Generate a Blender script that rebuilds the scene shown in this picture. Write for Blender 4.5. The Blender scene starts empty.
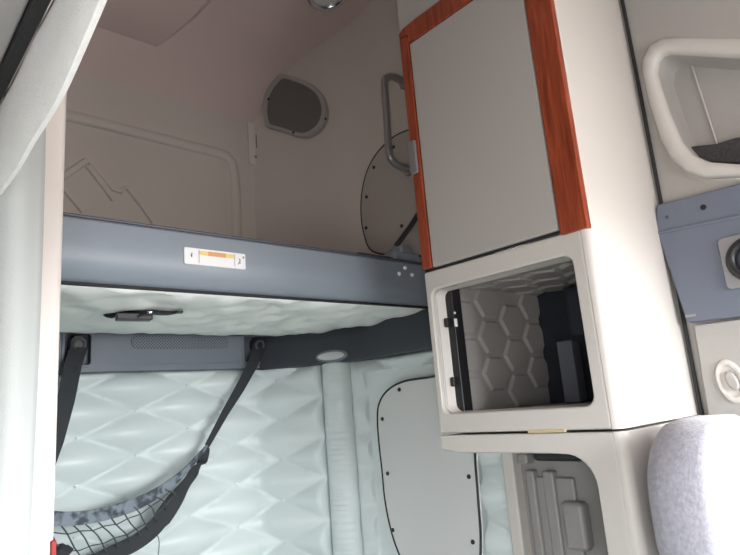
import bpy, bmesh, math, random
from mathutils import Vector, Matrix
random.seed(4)
S = bpy.context.scene
COL = S.collection
PI = math.pi
Z0 = 1.1                                   # eye height above the cab floor; all heights below are measured from the eye

# ------------------------------------------------------------------ camera
F_PX = 590.717
RGT = Vector((0.74579359, -0.66140481, -0.07959649))
DWN = Vector((0.08015347, 0.20770447, -0.97490219))
FWD = Vector((0.66133754, 0.72069586, 0.20791856))
cam_data = bpy.data.cameras.new('camera')
cam = bpy.data.objects.new('camera', cam_data)
COL.objects.link(cam)
cam_data.sensor_width = 36
cam_data.lens = F_PX / 740 * 36
cam_data.clip_start = 0.02
M = Matrix((RGT, -DWN, -FWD)).transposed().to_4x4()
M.translation = Vector((0, 0, Z0))
cam.matrix_world = M
S.camera = cam

# ------------------------------------------------------------------ view, sky, daylight through the windows
S.view_settings.view_transform = 'Standard'
S.view_settings.look = 'None'
S.view_settings.gamma = 1
S.view_settings.exposure = 2.42
W = bpy.data.worlds.new('overcast_sky')
S.world = W
W.use_nodes = True
nt = W.node_tree
bg = nt.nodes['Background']
tc = nt.nodes.new('ShaderNodeTexCoord')
sep = nt.nodes.new('ShaderNodeSeparateXYZ')
rmp = nt.nodes.new('ShaderNodeValToRGB')
mr = nt.nodes.new('ShaderNodeMapRange')
mr.inputs['From Min'].default_value = -1
nt.links.new(tc.outputs['Generated'], sep.inputs[0])
nt.links.new(sep.outputs['Z'], mr.inputs['Value'])
nt.links.new(mr.outputs['Result'], rmp.inputs['Fac'])
els = rmp.color_ramp.elements
els[0].position = 0.46; els[0].color = (0.27, 0.26, 0.25, 1)
els[1].position = 0.52; els[1].color = (0.95, 0.98, 1.0, 1)
nt.links.new(rmp.outputs['Color'], bg.inputs['Color'])
bg.inputs['Strength'].default_value = 7.0

def portal(name, loc, rot, sx, sy):
    l = bpy.data.lights.new(name, 'AREA')
    l.shape = 'RECTANGLE'; l.size = sx; l.size_y = sy
    l.cycles.is_portal = True
    o = bpy.data.objects.new(name, l)
    o.location = (loc[0], loc[1], loc[2] + Z0); o.rotation_euler = rot
    COL.objects.link(o)
portal('windshield_portal', (0.82, -1.03, 0.015), (PI/2, 0, 0), 1.04, 0.59)
portal('passenger_door_portal', (-0.80, -0.64, -0.435), (0, -PI/2, 0), 0.93, 0.68)
portal('driver_window_portal', (1.45, -0.485, 0.03), (0, PI/2, 0), 0.62, 0.93)

# ------------------------------------------------------------------ pixels to points on real planes
def ray(px, py):
    d = RGT * (px - 370) + DWN * (py - 277.5) + FWD * F_PX
    return d.normalized()
def onx(px, py, X):
    d = ray(px, py); return d * (X / d.x)
def ony(px, py, Y):
    d = ray(px, py); return d * (Y / d.y)
def onz(px, py, Zv):
    d = ray(px, py); return d * (Zv / d.z)
def onp(px, py, p, n):
    d = ray(px, py); return d * (Vector(p).dot(n) / d.dot(n))

# ------------------------------------------------------------------ materials
def mat(name, col, rough=0.6, metal=0.0, bump=0.0, bscale=200.0, var=0.0, vscale=6.0, spec=0.5, sheen=0.0):
    m = bpy.data.materials.new(name); m.use_nodes = True
    t = m.node_tree; p = t.nodes['Principled BSDF']
    p.inputs['Base Color'].default_value = (*col, 1)
    p.inputs['Roughness'].default_value = rough
    p.inputs['Metallic'].default_value = metal
    p.inputs['Specular IOR Level'].default_value = spec
    if sheen: p.inputs['Sheen Weight'].default_value = sheen
    co = t.nodes.new('ShaderNodeTexCoord')
    if var:
        n = t.nodes.new('ShaderNodeTexNoise'); n.inputs['Scale'].default_value = vscale; n.inputs['Detail'].default_value = 4
        t.links.new(co.outputs['Object'], n.inputs['Vector'])
        mx = t.nodes.new('ShaderNodeMix'); mx.data_type = 'RGBA'
        mx.inputs[6].default_value = (*[c * (1 - var) for c in col], 1)
        mx.inputs[7].default_value = (*[min(1, c * (1 + var)) for c in col], 1)
        t.links.new(n.outputs['Fac'], mx.inputs[0]); t.links.new(mx.outputs[2], p.inputs['Base Color'])
    if bump:
        n2 = t.nodes.new('ShaderNodeTexNoise'); n2.inputs['Scale'].default_value = bscale; n2.inputs['Detail'].default_value = 3
        t.links.new(co.outputs['Object'], n2.inputs['Vector'])
        b = t.nodes.new('ShaderNodeBump'); b.inputs['Strength'].default_value = bump; b.inputs['Distance'].default_value = 0.002
        t.links.new(n2.outputs['Fac'], b.inputs['Height']); t.links.new(b.outputs['Normal'], p.inputs['Normal'])
    return m

def wood_mat():
    m = mat('cherry_wood', (0.25, 0.05, 0.02), 0.28)
    t = m.node_tree; p = t.nodes['Principled BSDF']
    co = t.nodes.new('ShaderNodeTexCoord'); mp = t.nodes.new('ShaderNodeMapping')
    mp.inputs['Scale'].default_value = (60, 60, 5)
    n = t.nodes.new('ShaderNodeTexNoise'); n.inputs['Scale'].default_value = 1.6; n.inputs['Detail'].default_value = 8; n.inputs['Distortion'].default_value = 0.8
    r = t.nodes.new('ShaderNodeValToRGB')
    r.color_ramp.elements[0].position = 0.32; r.color_ramp.elements[0].color = (0.17, 0.028, 0.011, 1)
    r.color_ramp.elements[1].position = 0.72; r.color_ramp.elements[1].color = (0.38, 0.072, 0.026, 1)
    t.links.new(co.outputs['Object'], mp.inputs['Vector']); t.links.new(mp.outputs['Vector'], n.inputs['Vector'])
    t.links.new(n.outputs['Fac'], r.inputs['Fac']); t.links.new(r.outputs['Color'], p.inputs['Base Color'])
    return m

def dots_mat(name, base, hole, scale, thr, rot=(0, 0, 0)):
    m = mat(name, base, 0.6)
    t = m.node_tree; p = t.nodes['Principled BSDF']
    co = t.nodes.new('ShaderNodeTexCoord'); mp = t.nodes.new('ShaderNodeMapping')
    mp.inputs['Rotation'].default_value = rot
    v = t.nodes.new('ShaderNodeTexVoronoi'); v.inputs['Scale'].default_value = scale; v.inputs['Randomness'].default_value = 0
    r = t.nodes.new('ShaderNodeValToRGB'); r.color_ramp.interpolation = 'EASE'
    r.color_ramp.elements[0].position = thr; r.color_ramp.elements[0].color = (*hole, 1)
    r.color_ramp.elements[1].position = thr + 0.08; r.color_ramp.elements[1].color = (*base, 1)
    t.links.new(co.outputs['Object'], mp.inputs['Vector']); t.links.new(mp.outputs['Vector'], v.inputs['Vector'])
    t.links.new(v.outputs['Distance'], r.inputs['Fac']); t.links.new(r.outputs['Color'], p.inputs['Base Color'])
    return m

M_SHELL = mat('taupe_moulded_plastic', (0.58, 0.53, 0.485), 0.55, bump=0.15, bscale=260, var=0.03)
M_CEIL = mat('taupe_headliner_pink_cast', (0.61, 0.485, 0.455), 0.7, bump=0.2, bscale=300, var=0.05)  # pink cast of bounced light mixed into the headliner taupe
M_SIDE = mat('side_wall_plastic', (0.37, 0.355, 0.335), 0.55, bump=0.15, bscale=260, var=0.03)
M_CAB = mat('warm_grey_cabinet_plastic', (0.56, 0.53, 0.495), 0.5, bump=0.1, bscale=300)
M_DOOR = mat('cabinet_door_laminate', (0.42, 0.395, 0.37), 0.55, bump=0.05)
M_LINER = mat('grey_moulded_liner', (0.26, 0.25, 0.24), 0.38)
M_POST = mat('cream_post_plastic', (0.80, 0.74, 0.69), 0.5)
M_QUILT = mat('pale_green_grey_vinyl', (0.66, 0.73, 0.725), 0.38, bump=0.12, bscale=350)
M_COVER = mat('pale_sage_fabric', (0.84, 0.88, 0.845), 0.85, bump=0.25, bscale=300)
M_BLUE = mat('blue_grey_rail_paint', (0.245, 0.285, 0.33), 0.42, bump=0.08, bscale=300)
M_BLUE2 = mat('blue_grey_plastic', (0.17, 0.19, 0.225), 0.5, bump=0.1)
M_NAVY = mat('dark_slate_plastic', (0.075, 0.085, 0.105), 0.5)
M_PANEL = mat('slate_blue_panel_plastic', (0.135, 0.155, 0.20), 0.45, bump=0.1)
M_WOOD = wood_mat()
M_BLACK = mat('black_plastic', (0.012, 0.012, 0.014), 0.4)
M_RUBBER = mat('black_rubber', (0.015, 0.015, 0.017), 0.7)
M_DARKBOX = mat('dark_navy_plastic', (0.02, 0.024, 0.034), 0.5)
M_WEB = mat('charcoal_webbing', (0.03, 0.033, 0.038), 0.8, bump=0.4, bscale=500)
M_HEM = mat('grey_net_hem', (0.13, 0.15, 0.175), 0.8)
_t = M_HEM.node_tree; _c = _t.nodes.new('ShaderNodeTexCoord'); _n = _t.nodes.new('ShaderNodeTexNoise'); _r = _t.nodes.new('ShaderNodeValToRGB')
_n.inputs['Scale'].default_value = 34; _n.inputs['Detail'].default_value = 2
_r.color_ramp.elements[0].position = 0.40; _r.color_ramp.elements[0].color = (0.05, 0.06, 0.075, 1)
_r.color_ramp.elements[1].position = 0.56; _r.color_ramp.elements[1].color = (0.20, 0.235, 0.275, 1)
_t.links.new(_c.outputs['Object'], _n.inputs['Vector']); _t.links.new(_n.outputs['Fac'], _r.inputs['Fac'])
_t.links.new(_r.outputs['Color'], _t.nodes['Principled BSDF'].inputs['Base Color'])
M_CORD = mat('dark_net_cord', (0.06, 0.068, 0.08), 0.8)
M_FLAT = mat('grey_access_cover_vinyl', (0.64, 0.65, 0.64), 0.6, bump=0.1)
M_FLATUP = mat('taupe_access_cover_vinyl', (0.40, 0.365, 0.335), 0.6)
M_CHROME = mat('chrome', (0.75, 0.77, 0.8), 0.12, metal=1)
M_STEEL = mat('satin_steel', (0.32, 0.32, 0.33), 0.35, metal=0.6)
M_LENS = mat('clear_ribbed_lens', (0.8, 0.83, 0.85), 0.1)
M_LAMP = mat('frosted_lamp_lens', (0.6, 0.62, 0.62), 0.3)
M_SEAT = mat('lavender_grey_seat_cloth', (0.31, 0.305, 0.345), 0.95, bump=0.6, bscale=220, var=0.35, vscale=130, sheen=0.3)
M_FABRIC = mat('white_grey_curtain_cloth', (0.43, 0.45, 0.44), 0.9, bump=0.3, bscale=400)
M_TRIMF = mat('off_white_padded_edging', (0.82, 0.82, 0.80), 0.95, bump=0.8, bscale=300, var=0.05, vscale=50)
M_SOFFIT = mat('grey_soffit_plastic', (0.42, 0.40, 0.39), 0.6)
M_WHITE = mat('white_label_film', (0.85, 0.86, 0.87), 0.4)
M_ORANGE = mat('orange_label_ink', (0.75, 0.36, 0.13), 0.5)
M_YELLOW = mat('pale_yellow_label_ink', (0.85, 0.65, 0.25), 0.5)
M_INK = mat('grey_label_ink', (0.22, 0.22, 0.25), 0.5)
M_FELT = mat('dark_speckled_felt', (0.045, 0.042, 0.045), 0.95, bump=1.0, bscale=180, var=0.6, vscale=160)
M_LEDGE = mat('shade_darkened_slate_plastic', (0.042, 0.048, 0.06), 0.5)  # ledge slate darkened to carry the shade under the bunk end
M_RED = mat('red_tag_cloth', (0.33, 0.03, 0.025), 0.7)
M_BRASS = mat('pale_brass_catch', (0.75, 0.62, 0.38), 0.35, metal=0.5)
M_FLOOR = mat('grey_cab_floor_mat', (0.12, 0.12, 0.12), 0.8, bump=0.8, bscale=200)
M_GRILLE = dots_mat('perforated_blue_grille', (0.18, 0.20, 0.24), (0.045, 0.05, 0.06), 135, 0.34, (0, PI/4, 0))
M_SPK = mat('dark_speaker_mesh', (0.155, 0.14, 0.135), 0.8, bump=1.0, bscale=420, var=0.5, vscale=420)
M_SWITCH = mat('pale_switch_plastic', (0.66, 0.61, 0.56), 0.45)
M_RIM = mat('pale_pocket_rim_plastic', (0.54, 0.52, 0.49), 0.5)
M_BOLT = mat('bright_bolt_heads', (0.9, 0.9, 0.9), 0.35)
M_HEX = mat('grey_hex_liner', (0.42, 0.405, 0.385), 0.35)

# ------------------------------------------------------------------ builders
class MB:
    def __init__(s): s.bm = bmesh.new()
    def v(s, p): return s.bm.verts.new(Vector(p))
    def face(s, vs):
        try: return s.bm.faces.new(vs)
        except ValueError: return None
    def box(s, a, b):
        x0, x1 = sorted((a[0], b[0])); y0, y1 = sorted((a[1], b[1])); z0, z1 = sorted((a[2], b[2]))
        c = [s.v((x, y, z)) for x in (x0, x1) for y in (y0, y1) for z in (z0, z1)]
        for q in ((0,1,3,2), (4,6,7,5), (0,4,5,1), (2,3,7,6), (0,2,6,4), (1,5,7,3)): s.face([c[i] for i in q])
        return s
    def loft(s, rings, closed=True, caps=True):
        R = [[s.v(p) for p in r] for r in rings]
        n = len(R[0])
        for a, b in zip(R, R[1:]):
            for i in range(n if closed else n - 1):
                j = (i + 1) % n
                s.face((a[i], a[j], b[j], b[i]))
        if caps and closed:
            s.face(R[0][::-1]); s.face(R[-1])
        return s
    def extrude(s, pts, vec):
        vec = Vector(vec)
        return s.loft([[Vector(p) for p in pts], [Vector(p) + vec for p in pts]])
    def tube(s, path, r, n=10, caps=True, flat=None):
        path = [Vector(p) for p in path]; rings = []
        up = None
        for i, p in enumerate(path):
            t = (path[min(i + 1, len(path) - 1)] - path[max(i - 1, 0)]).normalized()
            if up is None:
                up = t.orthogonal().normalized() if flat is None else (Vector(flat) - t * t.dot(Vector(flat))).normalized()
            up = (up - t * up.dot(t)).normalized(); sd = t.cross(up)
            rr = r[i] if isinstance(r, list) else r
            ru, rs = rr if isinstance(rr, tuple) else (rr, rr)
            rings.append([p + up * (math.cos(a) * ru) + sd * (math.sin(a) * rs) for a in [2 * PI * k / n for k in range(n)]])
        return s.loft(rings, True, caps)
    def ribbon(s, path, widths, wdir, th=0.003):
        rings = []
        path = [Vector(p) for p in path]; wd0 = Vector(wdir)
        for i, p in enumerate(path):
            t = (path[min(i + 1, len(path) - 1)] - path[max(i - 1, 0)]).normalized()
            wd = (wd0 - t * t.dot(wd0)).normalized(); nn = t.cross(wd)
            w = widths[i] if isinstance(widths, (list, tuple)) else widths
            rings.append([p + wd * w/2 + nn * th/2, p - wd * w/2 + nn * th/2, p - wd * w/2 - nn * th/2, p + wd * w/2 - nn * th/2])
        return s.loft(rings)
    def disc(s, c, n, r, th, seg=28, dome=0.0):
        n = Vector(n).normalized(); a = n.orthogonal().normalized(); b = n.cross(a); c = Vector(c)
        ring = lambda rr, h: [c + n * h + (a * math.cos(t) + b * math.sin(t)) * rr for t in [2 * PI * k / seg for k in range(seg)]]
        rs = [ring(r, 0), ring(r, th * 0.7), ring(r * 0.93, th)]
        if dome: rs += [ring(r * 0.6, th + dome * 0.7), ring(r * 0.2, th + dome)]
        return s.loft(rs)
    def torus(s, c, n, R_, r, seg=32, k=10):
        n = Vector(n).normalized(); a = n.orthogonal().normalized(); b = n.cross(a); c = Vector(c)
        rings = []
        for i in range(seg):
            t = 2 * PI * i / seg; d = a * math.cos(t) + b * math.sin(t)
            rings.append([c + d * (R_ + r * math.cos(q)) + n * r * math.sin(q) for q in [2 * PI * j / k for j in range(k)]])
        rings.append(rings[0])
        s.loft(rings, True, False)
        bmesh.ops.remove_doubles(s.bm, verts=s.bm.verts[:], dist=1e-6)
        return s
    def plate(s, outer, holes, fr, w0, w1):
        """flat sheet with holes, outline in (u, v); fr maps (u, v, w) to a point"""
        bm2 = bmesh.new(); ed = []
        for lp in [outer] + list(holes):
            vs = [bm2.verts.new((u, v, 0)) for u, v in lp]
            for i in range(len(vs)): ed.append(bm2.edges.new((vs[i], vs[(i + 1) % len(vs)])))
        bmesh.ops.triangle_fill(bm2, use_beauty=True, edges=ed, normal=(0, 0, 1))
        bm2.verts.index_update()
        tris = [[v.index for v in f.verts] for f in bm2.faces]
        co = [v.co.copy() for v in bm2.verts]
        bnd = [(e.verts[0].index, e.verts[1].index) for e in bm2.edges if len(e.link_faces) == 1]
        bm2.free()
        A = [s.v(fr(c.x, c.y, w0)) for c in co]; B = [s.v(fr(c.x, c.y, w1)) for c in co]
        for t in tris:
            s.face([A[i] for i in t][::-1]); s.face([B[i] for i in t])
        for i, j in bnd: s.face((A[i], A[j], B[j], B[i]))
        return s
    def grid(s, nu, nv, fn, back=None):
        """open sheet fn(i, j); with back(i, j) it is closed into a solid"""
        T = [[s.v(fn(i, j)) for j in range(nv + 1)] for i in range(nu + 1)]
        for i in range(nu):
            for j in range(nv): s.face((T[i][j], T[i+1][j], T[i+1][j+1], T[i][j+1]))
        if back:
            Bk = [[s.v(back(i, j)) for j in range(nv + 1)] for i in range(nu + 1)]
            for i in range(nu):
                for j in range(nv): s.face((Bk[i][j+1], Bk[i+1][j+1], Bk[i+1][j], Bk[i][j]))
            for i in range(nu):
                s.face((T[i+1][0], T[i][0], Bk[i][0], Bk[i+1][0])); s.face((T[i][nv], T[i+1][nv], Bk[i+1][nv], Bk[i][nv]))
            for j in range(nv):
                s.face((T[0][j], T[0][j+1], Bk[0][j+1], Bk[0][j])); s.face((T[nu][j+1], T[nu][j], Bk[nu][j], Bk[nu][j+1]))
        return s
    def build(s, name, m, parent=None, bevel=0.0, seg=2, smooth=40, subd=0, recalc=True):
        bm = s.bm
        if recalc: bmesh.ops.recalc_face_normals(bm, faces=bm.faces[:])
        org = Vector((0, 0, 0))
        if parent is None:
            lo = Vector([min(v.co[k] for v in bm.verts) for k in range(3)]); hi = Vector([max(v.co[k] for v in bm.verts) for k in range(3)])
            org = Vector(((lo.x + hi.x) / 2, (lo.y + hi.y) / 2, lo.z))
        else:
            o = parent
            while o is not None: org += o.location; o = o.parent
            org.z -= Z0
        for v in bm.verts: v.co -= org
        for f in bm.faces: f.smooth = smooth > 0
        for e in bm.edges:
            if len(e.link_faces) == 2 and e.calc_face_angle(0) > math.radians(smooth): e.smooth = False
        me = bpy.data.meshes.new(name); bm.to_mesh(me); bm.free()
        me.materials.append(m)
        ob = bpy.data.objects.new(name, me); COL.objects.link(ob)
        if parent is None: ob.location = org + Vector((0, 0, Z0))
        else: ob.parent = parent
        if bevel:
            b = ob.modifiers.new('bevel', 'BEVEL'); b.width = bevel; b.segments = seg; b.limit_method = 'ANGLE'; b.angle_limit = math.radians(35); b.harden_normals = True
        if subd:
            q = ob.modifiers.new('subsurf', 'SUBSURF'); q.levels = subd; q.render_levels = subd
        return ob

def thing(name, label, cat, loc, group=None):
    o = bpy.data.objects.new(name, None); COL.objects.link(o)
    o.location = (loc[0], loc[1], loc[2] + Z0); o.empty_display_size = 0.05
    return tag(o, label, cat, group)
def tag(o, label, cat, group=None, kind=None):
    o['label'] = label; o['category'] = cat
    if group: o['group'] = group
    if kind: o['kind'] = kind
    return o
def struct(o, label=None, cat=None):
    o['kind'] = 'structure'
    if label: o['label'] = label
    if cat: o['category'] = cat
    return o
def rrect(u0, v0, u1, v1, r, n=6):
    pts = []
    for cx, cy, a0 in ((u1 - r, v1 - r, 0), (u0 + r, v1 - r, PI/2), (u0 + r, v0 + r, PI), (u1 - r, v0 + r, 3*PI/2)):
        for k in range(n + 1):
            a = a0 + PI/2 * k / n; pts.append((cx + r * math.cos(a), cy + r * math.sin(a)))
    return pts
def catmull(pts, n=8, closed=False):
    P = [Vector(p) for p in pts]; out = []; N = len(P)
    rng = range(N if closed else N - 1)
    for i in rng:
        g = (lambda k: P[k % N]) if closed else (lambda k: P[max(0, min(N - 1, k))])
        p0, p1, p2, p3 = g(i-1), g(i), g(i+1), g(i+2)
        for k in range(n):
            t = k / n
            out.append(0.5 * ((2*p1) + (p2-p0)*t + (2*p0-5*p1+4*p2-p3)*t*t + (3*p1-p0-3*p2+p3)*t**3))
    if not closed: out.append(P[-1])
    return out
FX = lambda X: (lambda u, v, w: Vector((w, u, v)))         # plate facing along X: (u, v) = (Y, z)
frX = lambda u, v, w: Vector((w, u, v))
frY = lambda u, v, w: Vector((u, w, v))
frZ = lambda u, v, w: Vector((u, v, w))

# ------------------------------------------------------------------ the shell of the cab
XL, XR, YR, YF = -0.75, 1.40, 1.94, -1.0
C0, C1 = Vector((1.20, 1.94, 0)), Vector((1.40, 1.52, 0))   # slanted rear corner, in plan
CD = (C1 - C0).normalized(); CN = Vector((CD.y, -CD.x, 0))    # along it, and its inward normal
if CN.x > 0: CN = -CN
CL = (C1 - C0).length
ZB, ZT = -1.1, 1.62
struct(MB().box((XL - .05, YF - .05, ZB - .04), (1.6, YR + .05, ZB)).build('floor', M_FLOOR))

# ceiling: curved down to the rear wall, stepped down over the front of the cab
cp = [(1.965, 1.12), (1.935, 1.175), (1.90, 1.235), (1.85, 1.30), (1.78, 1.36), (1.68, 1.41), (1.55, 1.455), (1.40, 1.485), (1.2, 1.51), (0.9, 1.53), (0.5, 1.535), (0.26, 1.53), (0.22, 1.0), (-1.04, 0.82)]
mb = MB(); mb.loft([[Vector((x, y, z)) for y, z in cp] + [Vector((x, y, z + .03)) for y, z in reversed(cp)] for x in (XL - .03, 1.62)])
def ceil_z(y):
    for (y0, z0), (y1, z1) in zip(cp, cp[1:]):
        if y1 <= y <= y0: return z0 + (z1 - z0) * (y0 - y) / (y0 - y1)
    return 1.5
# raised headliner panel moulded into the ceiling, its corner near the dome light
def ceil_pt(px, py):
    d = ray(px, py)
    for k in range(100, 400):
        p = d * (k / 100)
        if p.y < 1.94 and p.z > ceil_z(p.y): return p
    return d * 2.4
ra, rb = ceil_pt(168, 40), ceil_pt(212, 6)
yy = [ra.y - i * (ra.y - 0.4) / 14 for i in range(15)]
rx1 = ra.x
rings = []
for i, y in enumerate(yy):
    xr = rx1 + (rb.x - ra.x) * min(1.0, (ra.y - y) / max(0.05, ra.y - rb.y))
    z = ceil_z(y)
    rings.append([Vector((-0.7, y, z + .01)), Vector((-0.7, y, z - .022)), Vector((xr - .03, y, z - .022)), Vector((xr, y, z + .004)), Vector((xr, y, z + .01))])
rings.insert(0, [Vector((p.x, ra.y + .03, ceil_z(ra.y + .03) + .006)) for p in rings[0]])
mb.loft(rings)
struct(mb.build('ceiling', M_CEIL, smooth=35))

# rear wall with its moulded frame and chevron relief
mb = MB().box((XL - .03, YR, ZB), (1.235, YR + .03, 1.25))
fr_px = [(40, 110), (66, 115), (150, 136), (214, 152), (226, 156), (232, 163), (234, 172), (236, 200), (237, 262)]
mb.tube([ony(x, y, YR) for x, y in fr_px], (0.015, 0.021), 12, flat=(0, 1, 0))
for ch in ([(50, 185), (66, 175), (86, 161), (92, 163), (114, 189), (120, 191), (127, 187), (142, 205), (160, 232)], [(50, 180), (66, 190), (84, 212)], [(88, 166), (104, 186), (114, 200)]):
    mb.tube([ony(x, y, YR) for x, y in ch], (0.010, 0.012), 8, flat=(0, 1, 0))
struct(mb.build('wall_rear', M_SHELL))

# right wall: slanted corner, side behind the bunk (with a recess left open for the tower), door side with pocket and window openings
def chain_sheet(mb, path, z0, z1, th):
    n = len(path); ins = [Vector((p[0], p[1], 0)) for p in path]
    outs = []
    for i, p in enumerate(ins):
        t = (ins[min(i + 1, n - 1)] - ins[max(i - 1, 0)]).normalized(); o = Vector((-t.y, t.x, 0))
        if o.x < 0 and abs(o.x) > 0.01: o = -o
        outs.append(p + o * th)
    mb.loft([[Vector((p.x, p.y, z)) for p in ins] + [Vector((p.x, p.y, z)) for p in reversed(outs)] for z in (z0, z1)])
PO_OUT = [(641.8, 72), (641.8, 59.5), (649, 45), (661.6, 37.8), (679.6, 36), (740, 37.8), (800, 40), (880, 46), (893, 62), (884, 90), (830, 160), (800, 172), (740, 176.6), (704.9, 178.4), (686.8, 173), (670.6, 158.6), (659.8, 138.7), (649, 104.5)]
PO_IN = [(654.4, 72), (656, 59.5), (661, 54), (668, 52), (690, 53), (740, 56), (800, 58), (868, 62), (874, 72), (866, 90), (820, 146), (798, 157), (740, 164), (708.5, 162), (692, 155), (679.6, 140.5), (667, 111.7), (658, 84)]
po_out = [(p.y, p.z) for p in (onx(x, y, 1.385) for x, y in PO_OUT)]
po_in = [(p.y, p.z) for p in (onx(x, y, 1.385) for x, y in PO_IN)]
po_mid = [((a[0] + b[0]) / 2, (a[1] + b[1]) / 2) for a, b in zip(po_out, po_in)]
mb = MB()
chain_sheet(mb, [(1.180, 1.955), (1.195, 1.938), (1.213, 1.91), (1.30, 1.73), (1.37, 1.585), (1.388, 1.545), (1.397, 1.50), (1.40, 1.45), (1.40, 0.955)], ZB, ZT, 0.03)
struct(mb.build('wall_corner', M_SHELL, smooth=30))
mb = MB()
struct(MB().box((1.515, 0.50, ZB), (1.53, 0.97, ZT)).build('wall_outer_right', M_NAVY))
mb.plate([(0.530, ZB), (0.530, ZT), (YF, ZT), (YF, ZB)], [rrect(-0.95, -0.28, -0.02, 0.34, 0.08), po_mid], frX, XR, XR + .03)
struct(mb.build('wall_right', M_SIDE, smooth=30))
struct(MB().plate([(YR + .02, ZB), (YR + .02, ZT), (YF, ZT), (YF, ZB)], [rrect(-0.98, -0.90, -0.30, 0.03, 0.08)], frX, XL - .03, XL).build('wall_left', M_SIDE))   # the passenger door stands open
struct(MB().plate([(XL, ZB), (XL, 1.0), (1.43, 1.0), (1.43, ZB)], [rrect(0.30, -0.28, 1.34, 0.31, 0.1)], frY, YF - .03, YF).build('wall_front', M_NAVY))
# rubber seal where the tower meets the door-side wall
mb = MB().tube([(1.396, 0.505, z) for z in (-1.05, -0.3, 0.2, 0.6, 1.0, 1.5)], 0.0045, 8)
struct(mb.build('trim_1', M_RUBBER))

# ------------------------------------------------------------------ quilting
def puff(u, v, amp, pw=0.7):
    return amp * (abs(math.sin(PI * u)) * abs(math.sin(PI * v))) ** pw
def path_pt(path, s):
    for (a, b, s0, s1) in path:
        if s <= s1 or (a, b, s0, s1) == path[-1]:
            t = (s - s0) / (s1 - s0); d = (b - a).normalized()
            n = Vector((d.y, -d.x, 0))
            return a.lerp(b, t), n
def mkpath(pts):
    out = []; s = 0.0
    for a, b in zip(pts, pts[1:]):
        a = Vector((a[0], a[1], 0)); b = Vector((b[0], b[1], 0)); L = (b - a).length
        out.append((a, b, s, s + L)); s += L
    return out, s
def smooth_poly(pts, rad=0.05):
    out = [Vector(pts[0])]
    for i in range(1, len(pts) - 1):
        p, a, b = Vector(pts[i]), Vector(pts[i-1]), Vector(pts[i+1])
        A = p + (a - p).normalized() * rad; B = p + (b - p).normalized() * rad
        for k in range(7):
            t = k / 6; out.append(A.lerp(p, t).lerp(p.lerp(B, t), t))
    out.append(Vector(pts[-1])); return out
PADW = 0.024
def off(p, w): return p + CN * w
# lower rear cushion: along the rear wall, round the corner, up to the vertical roll
roll_s0, roll_s1 = 0.545 * CL, 0.79 * CL
qa = off(C0, PADW) + Vector((-0.012, 0, 0)); qa.y = YR - PADW
pl = smooth_poly([Vector((-0.70, YR - PADW, 0)), qa, off(C0 + CD * (roll_s0 - .001), PADW)], 0.06)
path, Ltot = mkpath([(p.x, p.y) for p in pl])
DU, DV = 0.172, 0.137
def quilt(mb, path, L, z0, z1, nu, nv, amp, u_at, depth):
    def lat(s, z):
        a = (s - u_at) / DU; b = (z + 0.030) / DV
        return (a / 2 + b), (a / 2 - b)
    def edge(s, z):
        e = min(s, L - s, z - z0, z1 - z) / 0.03
        return 1 if e >= 1 else math.sqrt(max(0, 1 - (1 - max(e, 0)) ** 2))
    def f(i, j):
        s, z = L * i / nu, z0 + (z1 - z0) * j / nv
        a, c = lat(s, z); dd = ((abs(a - round(a)) ** 2 + abs(c - round(c)) ** 2) ** .5) / 0.16
        p, n = path_pt(path, s); h = (puff(a, c, amp) - 0.006 * math.exp(-dd * dd)) * edge(s, z) + 0.007 * edge(s, z)
        q = p + n * h; return (q.x, q.y, z)
    def b(i, j):
        s, z = L * i / nu, z0 + (z1 - z0) * j / nv
        p, n = path_pt(path, s); q = p - n * depth; return (q.x, q.y, z)
    mb.grid(nu, nv, f, b)
    return mb
t = thing('quilted_back_panel', 'long pale green-grey diamond-tufted quilted panel on the rear wall under the upper bunk', 'padded panel', (0.3, 1.9, -0.62))
quilt(MB(), path, Ltot, -0.62, 0.158, 260, 110, 0.034, 0.542 + 0.70, PADW - .001).build('padding', M_QUILT, t, smooth=70)
# buttons at the tufts
mbs = []
for k in range(-7, 6):
    s = 0.542 + 0.70 + DU * k
    if not 0.05 < s < Ltot - .02: continue
    p, n = path_pt(path, s)
    for r in range(-5, 2):
        z = -0.030 + DV * r + (DV / 2 if k % 2 else 0)
        if -0.6 < z < 0.14 and s > 1.1:
            MB().disc((p.x, p.y, z), n, 0.006, 0.006, 12, 0.003).build('button', M_QUILT, t)
# vertical roll
rc = C0 + CD * ((roll_s0 + roll_s1) / 2); rw = (roll_s1 - roll_s0) / 2
rings = []
for j in range(140):
    z = -0.62 + 0.775 * j / 139
    wr = 1 + 0.05 * math.sin(z * 330 + 2 * math.sin(z * 40)) * (0.3 + 0.7 * (z < -0.05)) + 0.02 * math.sin(z * 97)
    ring = []
    for k in range(17):
        a = PI * k / 16
        ring.append(Vector((rc.x, rc.y, z)) + CD * (-math.cos(a) * rw) + CN * (0.004 + math.sin(a) * 0.055 * wr))
    rings.append(ring)
tag(MB().loft(rings).build('padded_roll', M_QUILT, smooth=60), 'narrow vertical pale padded roll beside the rear corner, wrinkled crosswise', 'bolster')
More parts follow.
